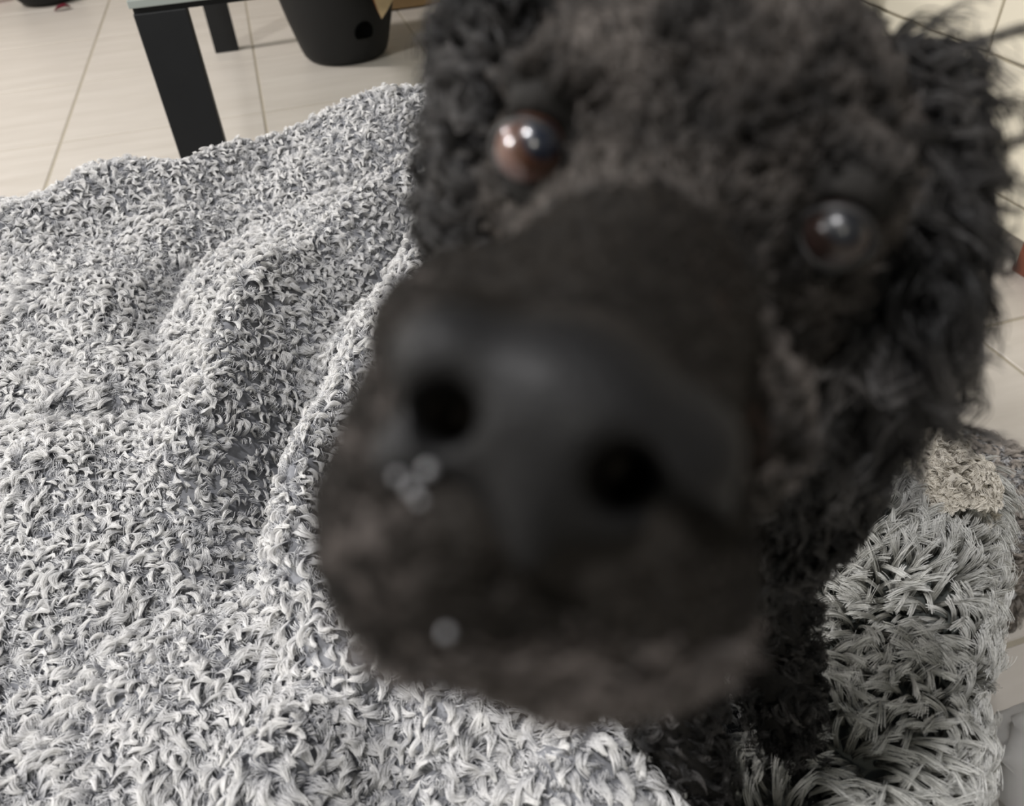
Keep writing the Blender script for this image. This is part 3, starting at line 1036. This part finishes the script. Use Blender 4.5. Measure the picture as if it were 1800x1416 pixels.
# eyes
def eye(c, gaze, rad, shaded=0):
    N, Mv = 48, 32
    gz = unit(gaze); sx = unit(np.cross([0, 1, 0], gz)); sy = np.cross(gz, sx)
    vs, fs, mi = [], [], []
    for i in range(Mv + 1):
        th = math.pi * i / Mv
        for k in range(N):
            a = 2 * math.pi * k / N
            bul = 1 + 0.05 * math.exp(-(th / 0.5) ** 2)
            vs.append(c + rad * bul * (gz * math.cos(th) + (sx * math.cos(a) + sy * math.sin(a)) * math.sin(th)))
    for i in range(Mv):
        for k in range(N):
            fs.append((i * N + k, i * N + (k + 1) % N, (i + 1) * N + (k + 1) % N, (i + 1) * N + k))
            th = math.pi * (i + .5) / Mv
            mi.append(0 if th < 0.55 else 1 if th < 1.0 else 2)
    me = pymesh('eye', c2w(np.array(vs)), [f[::-1] for f in fs])
    o = link('eye', me, None, dog, True)
    for nm, col in (('pupil', (0.004, 0.006, 0.014)), ('iris', (0.05, 0.02, 0.011)), ('sclera', (0.10, 0.05, 0.04))):
        if shaded: nm, col = 'shaded_' + nm, tuple(0.25 * q + 0.006 for q in col)  # darker colours and a duller coat stand in for shade on this eye
        mt = D2.materials.get('eye_' + nm) or plain('eye_' + nm, col, 0.3, 0.5, 0.3, 900, coat=0.3 if shaded else 1.0)
        mt.node_tree.nodes['Principled BSDF'].inputs['Coat Roughness'].default_value = 0.42 if shaded else 0.02
        me.materials.append(mt)
    me.polygons.foreach_set('material_index', mi)
    # lid ring
    vs, fs = [], []
    n1, n2 = 48, 10
    for k in range(n1):
        a = 2 * math.pi * k / n1
        rr = 0.60 + 0.10 * max(0, math.cos(2 * a)) ** 2
        cen = c + HF * 0.34 * rad / .72 + (HS * math.cos(a) * (rr + .04) + HU * math.sin(a) * (rr - .02))
        cen = cen - HF * 0.22 * abs(math.cos(a)) ** 3
        rdir = HS * math.cos(a) + HU * math.sin(a)
        for j in range(n2):
            b = 2 * math.pi * j / n2
            vs.append(cen + (rdir * math.cos(b) + HF * math.sin(b)) * 0.11)
    for k in range(n1):
        for j in range(n2):
            fs.append((k * n2 + j, k * n2 + (j + 1) % n2, ((k + 1) % n1) * n2 + (j + 1) % n2, ((k + 1) % n1) * n2 + j))
    lid = link('eyelid', pymesh('eyelid', c2w(np.array(vs)), fs), M['lid'], dog, True)
    return o


M['lid'] = plain('eyelid', (0.016, 0.015, 0.015), 0.5, 0.4, 0.2, 400)
el = eye(EYE_L, np.array([0.36, 0.02, -1.0]), EYE_RAD)
er = eye(EYE_R, np.array([-0.10, 0.10, -1.0]), EYE_RAD * .92, 1)
er['label'] = 'dark bluish eye, toned down as if in shade'

# ears: flat lobes hanging at each side
earmat = skin_mat('ear_skin', 0.8, 0.2, 0.4, 300)
EARS = [(hp(905, 240, 20.5), (1.2, 3.8, 2.4), 0.08), (hp(1500, 415, 21.0), (1.3, 4.3, 2.6), -0.10)]
ear_geo = []
for (c, r, tilt) in EARS:
    R = np.array([[math.cos(tilt), -math.sin(tilt), 0], [math.sin(tilt), math.cos(tilt), 0], [0, 0, 1.0]])
    fn = lambda P, c=c, r=r, R=R: smin(sd_ell(P, c, r, R), sd_ball(P, c + np.array([0, -r[1] * .45, 0.2]), r[0] * 1.12), 1.5)
    ev, eq = nets(fn, np.arange(c[0] - 5, c[0] + 5, .35), np.arange(c[1] - 8, c[1] + 8, .35), np.arange(c[2] - 5, c[2] + 5, .35))
    em = quadmesh('ear', c2w(ev), eq)
    colattr(em, np.tile(np.array([0.016, 0.015, 0.015]), (len(ev), 1)))
    link('ear', em, earmat, dog, True)
    ear_geo.append((ev, eq))


def sample(Vc, Qc, n, rng, weight=None):
    """random points and normals on a quad mesh in head coordinates"""
    a, b, c, d = (Vc[Qc[:, i]] for i in range(4))
    nr = np.cross(c - a, d - b)
    ar = np.linalg.norm(nr, axis=1) / 2
    cen = (a + b + c + d) / 4
    wgt = ar * (weight(cen) if weight is not None else 1)
    i = rng.choice(len(Qc), n, p=wgt / wgt.sum())
    s, t = rng.random((n, 1)), rng.random((n, 1))
    p = (a[i] * (1 - s) + b[i] * s) * (1 - t) + (d[i] * (1 - s) + c[i] * s) * t
    return p, unit(nr[i])


def tow(v):   # direction from head frame to world
    return v[..., 0:1] * AX + v[..., 1:2] * AY + v[..., 2:3] * AF


M['curl'] = fibre('black_curl', [(0.0, (0.003, 0.003, 0.003)), (0.5, (0.009, 0.0085, 0.0085)), (1.0, (0.028, 0.026, 0.025))], 0.4, 0.35, 0.5, patch=(45, 0.2, 2.8))
M['facefur'] = fibre('short_face_fur', [(0.0, (0.008, 0.007, 0.006)), (1.0, (0.042, 0.036, 0.032))], 0.5, 0.3, 0.3, patch=(48, 0.4, 3.2))
M['muzzlefur'] = fibre('dark_muzzle_fur', [(0.0, (0.005, 0.0042, 0.0035)), (1.0, (0.018, 0.0145, 0.011))], 0.6, 0.2, 0.3, patch=(60, 0.8, 1.3))
M['chinfur'] = fibre('brown_chin_fur', [(0.0, (0.022, 0.018, 0.016)), (1.0, (0.13, 0.11, 0.10))], 0.5, 0.4, 0.3)
rd = np.random.default_rng(3)
# orientation check
pp, nn = sample(V, Q, 2000, rd)
if np.mean(np.sum(nn * (pp - V.mean(0)), 1)) < 0: Q = Q[:, ::-1]
# long curls: crown, neck, chest, trunk, legs
def w_long(c):
    w_ = np.ones(len(c))
    w_ *= np.clip((c[:, 2] - 18.0) / 2.0, 0.0, 1)
    w_ *= np.where(c[:, 2] > 36, 0.55, 1.0)
    return w_
K = 7500
p, n = sample(V, Q, K, rd, w_long)
far = np.clip((p[:, 2] - 19) / 4, 0, 1)
leng = (0.012 + 0.008 * far) * rd.uniform(.7, 1.3, K)
leng = np.where(p[:, 1] < -3, leng * 0.6, leng)
wp, wn = c2w(p), tow(n)
Ln = lean_field(wp, 51, 25) * 1.2 + np.array([0, 0, -0.5]) + rd.normal(size=wp.shape) * .4
g1 = make_locks(wp, wn, Ln, leng, 0.0026, 14, 14, rd.uniform(.002, .0045, K), rd.uniform(.7, 1.8, K), tip=0.3, stand=0.65, gravity=0.1, fray=0.035, rng=rd)
sets = [(g1, 0.00016, 0.00010)]
# ears
esets = []
for (ev, eq), K, out in zip(ear_geo, (1500, 2300), (-1, 1)):
    p, n = sample(ev, eq, K, rd)
    if np.mean(np.sum(n * (p - ev.mean(0)), 1)) < 0: n = -n
    wp, wn = c2w(p), tow(n)
    Ln = lean_field(wp, 61, 28) * 1.0 + AX * 0.5 * out + np.array([0, 0, -0.5]) + rd.normal(size=wp.shape) * .4
    lf = 0.014 if out < 0 else 0.022
    g = make_locks(wp, wn, Ln, lf * rd.uniform(.6, 1.4, K), 0.0026, 14, 14, rd.uniform(.002, .0045, K), rd.uniform(.6, 1.6, K), tip=0.25, stand=0.6, gravity=0.1, fray=0.035, rng=rd)
    esets.append((g, 0.00018, 0.00010))
K = 44
ev, eq = ear_geo[1]
p, n = sample(ev, eq, K, rd, lambda c: (c[:, 0] > ear_geo[1][0][:, 0].mean() + .5) * 1.0)
n = unit(p - ev.mean(0) + np.array([1.5, 0, 0]))
wp, wn = c2w(p), tow(n)
g = make_locks(wp, wn, lean_field(wp, 62, 40) + rd.normal(size=wp.shape) * .8, rd.uniform(.022, .042, K), 0.0028, 22, 16, rd.uniform(.003, .006, K), rd.uniform(.9, 1.7, K), tip=0.3, stand=0.9, gravity=0.1, fray=0.03, rng=rd)
esets.append((g, 0.00018, 0.00009))
curves_obj('curly_coat', sets + esets, M['curl'], dog)
# forehead, brow and cheek: shorter wavy hair
def w_face(c):
    w_ = np.clip((c[:, 2] - 13.6) / 2.0, 0.0, 1) * np.clip((20.5 - c[:, 2]) / 1.5, 0, 1)
    for e in (EYE_L, EYE_R):
        w_ *= np.clip((np.linalg.norm(c - e, axis=1) - 1.15) / .3, 0, 1)
    return w_
K = 5200
p, n = sample(V, Q, K, rd, w_face)
fl = np.clip((p[:, 2] - 12.5) / 6.5, 0, 1)
wp, wn = c2w(p), tow(n)
away = -tow(np.tile(HF, (K, 1)))
Ln = lean_field(wp, 71, 60) * 0.6 + away * 0.8 + rd.normal(size=wp.shape) * .3
g = make_locks(wp, wn, Ln, (0.003 + 0.007 * fl) * rd.uniform(.7, 1.3, K), 0.0020, 12, 8, 0.0004 + 0.0012 * fl, rd.uniform(.4, 1.0, K), tip=0.4, stand=0.5, fray=0.08, rng=rd)
K2 = 9000
p, n = sample(V, Q, K2, rd, lambda c: np.clip((15 - c[:, 2]) / 2, 0, 1) * (np.linalg.norm((c - NC), axis=1) > 1.7))
wp, wn = c2w(p), tow(n)
away = -tow(np.tile(HF, (K2, 1)))
gs = make_locks(wp, wn, away + rd.normal(size=wp.shape) * .35, rd.uniform(.0012, .0026, K2), 0.0006, 5, 4, 0.0002, .3, tip=0.6, stand=0.4, fray=0.1, rng=rd)
isc = np.repeat(rd.random(K2) < np.clip((-p[:, 1] - 2.3) / 1.5, 0, 1), 5)
curves_obj('face_fur', [(g, 0.00013, 0.00008)], M['facefur'], dog)
curves_obj('muzzle_fur', [(gs[~isc], 0.00009, 0.00005)], M['muzzlefur'], dog)
K3 = 2500
p, n = sample(V, Q, K3, rd, lambda c: np.clip((15 - c[:, 2]) / 2, 0, 1) * np.clip((-2.7 - c[:, 1]) / .8, 0, 1))
wp, wn = c2w(p), tow(n)
gc = make_locks(wp, wn, -tow(np.tile(HF, (K3, 1))) + rd.normal(size=wp.shape) * .6, rd.uniform(.003, .006, K3), 0.0009, 5, 5, 0.0004, .5, tip=0.6, stand=0.5, fray=0.12, rng=rd)
curves_obj('chin_fur', [(gs[isc], 0.00009, 0.00005), (gc, 0.00008, 0.00005)], M['chinfur'], dog)

# ------------------------------------------------------------------ translucent bag
bm_, nt, b = mat_new('clear_plastic')
b.inputs['Base Color'].default_value = (0.94, 0.93, 0.91, 1)
b.inputs['Roughness'].default_value = 0.3
b.inputs['Transmission Weight'].default_value = 0.6
b.inputs['IOR'].default_value = 1.2
bgc = at(1905, 1430, 0.0)
bag = tag(empty('plastic_bag', (bgc[0], bgc[1], 0)), 'clear plastic bag standing on the tiles in the bottom right corner', 'bag')
nu, nv = 40, 26
vs, fs = [], []
for j in range(nv):
    z = 0.002 + 0.21 * j / (nv - 1)
    s = 1 - 0.35 * (j / (nv - 1)) ** 2 if j else 0.9
    for k in range(nu):
        a = 2 * math.pi * k / nu
        cr = 1 + 0.05 * math.sin(5 * a + j * .5) + 0.035 * math.sin(11 * a - j * .8) + 0.02 * math.sin(23 * a + j * 1.9)
        vs.append((bgc[0] + 0.115 * s * cr * math.copysign(abs(math.cos(a)) ** .7, math.cos(a)), bgc[1] + 0.10 * s * cr * math.copysign(abs(math.sin(a)) ** .7, math.sin(a)), z))
for j in range(nv - 1):
    for k in range(nu):
        fs.append((j * nu + k, j * nu + (k + 1) % nu, (j + 1) * nu + (k + 1) % nu, (j + 1) * nu + k))
fs.append(tuple(range(nu))[::-1])
film = link('film', pymesh('film', vs, fs), bm_, bag, True)
sm = film.modifiers.new('thick', 'SOLIDIFY'); sm.thickness = 0.0006
box('grey_card', bgc[0] - 0.05, bgc[0] + 0.04, bgc[1] - 0.02, bgc[1] + 0.02, 0.004, 0.14, M['grey_item'], bag, 0.002)
print('done')
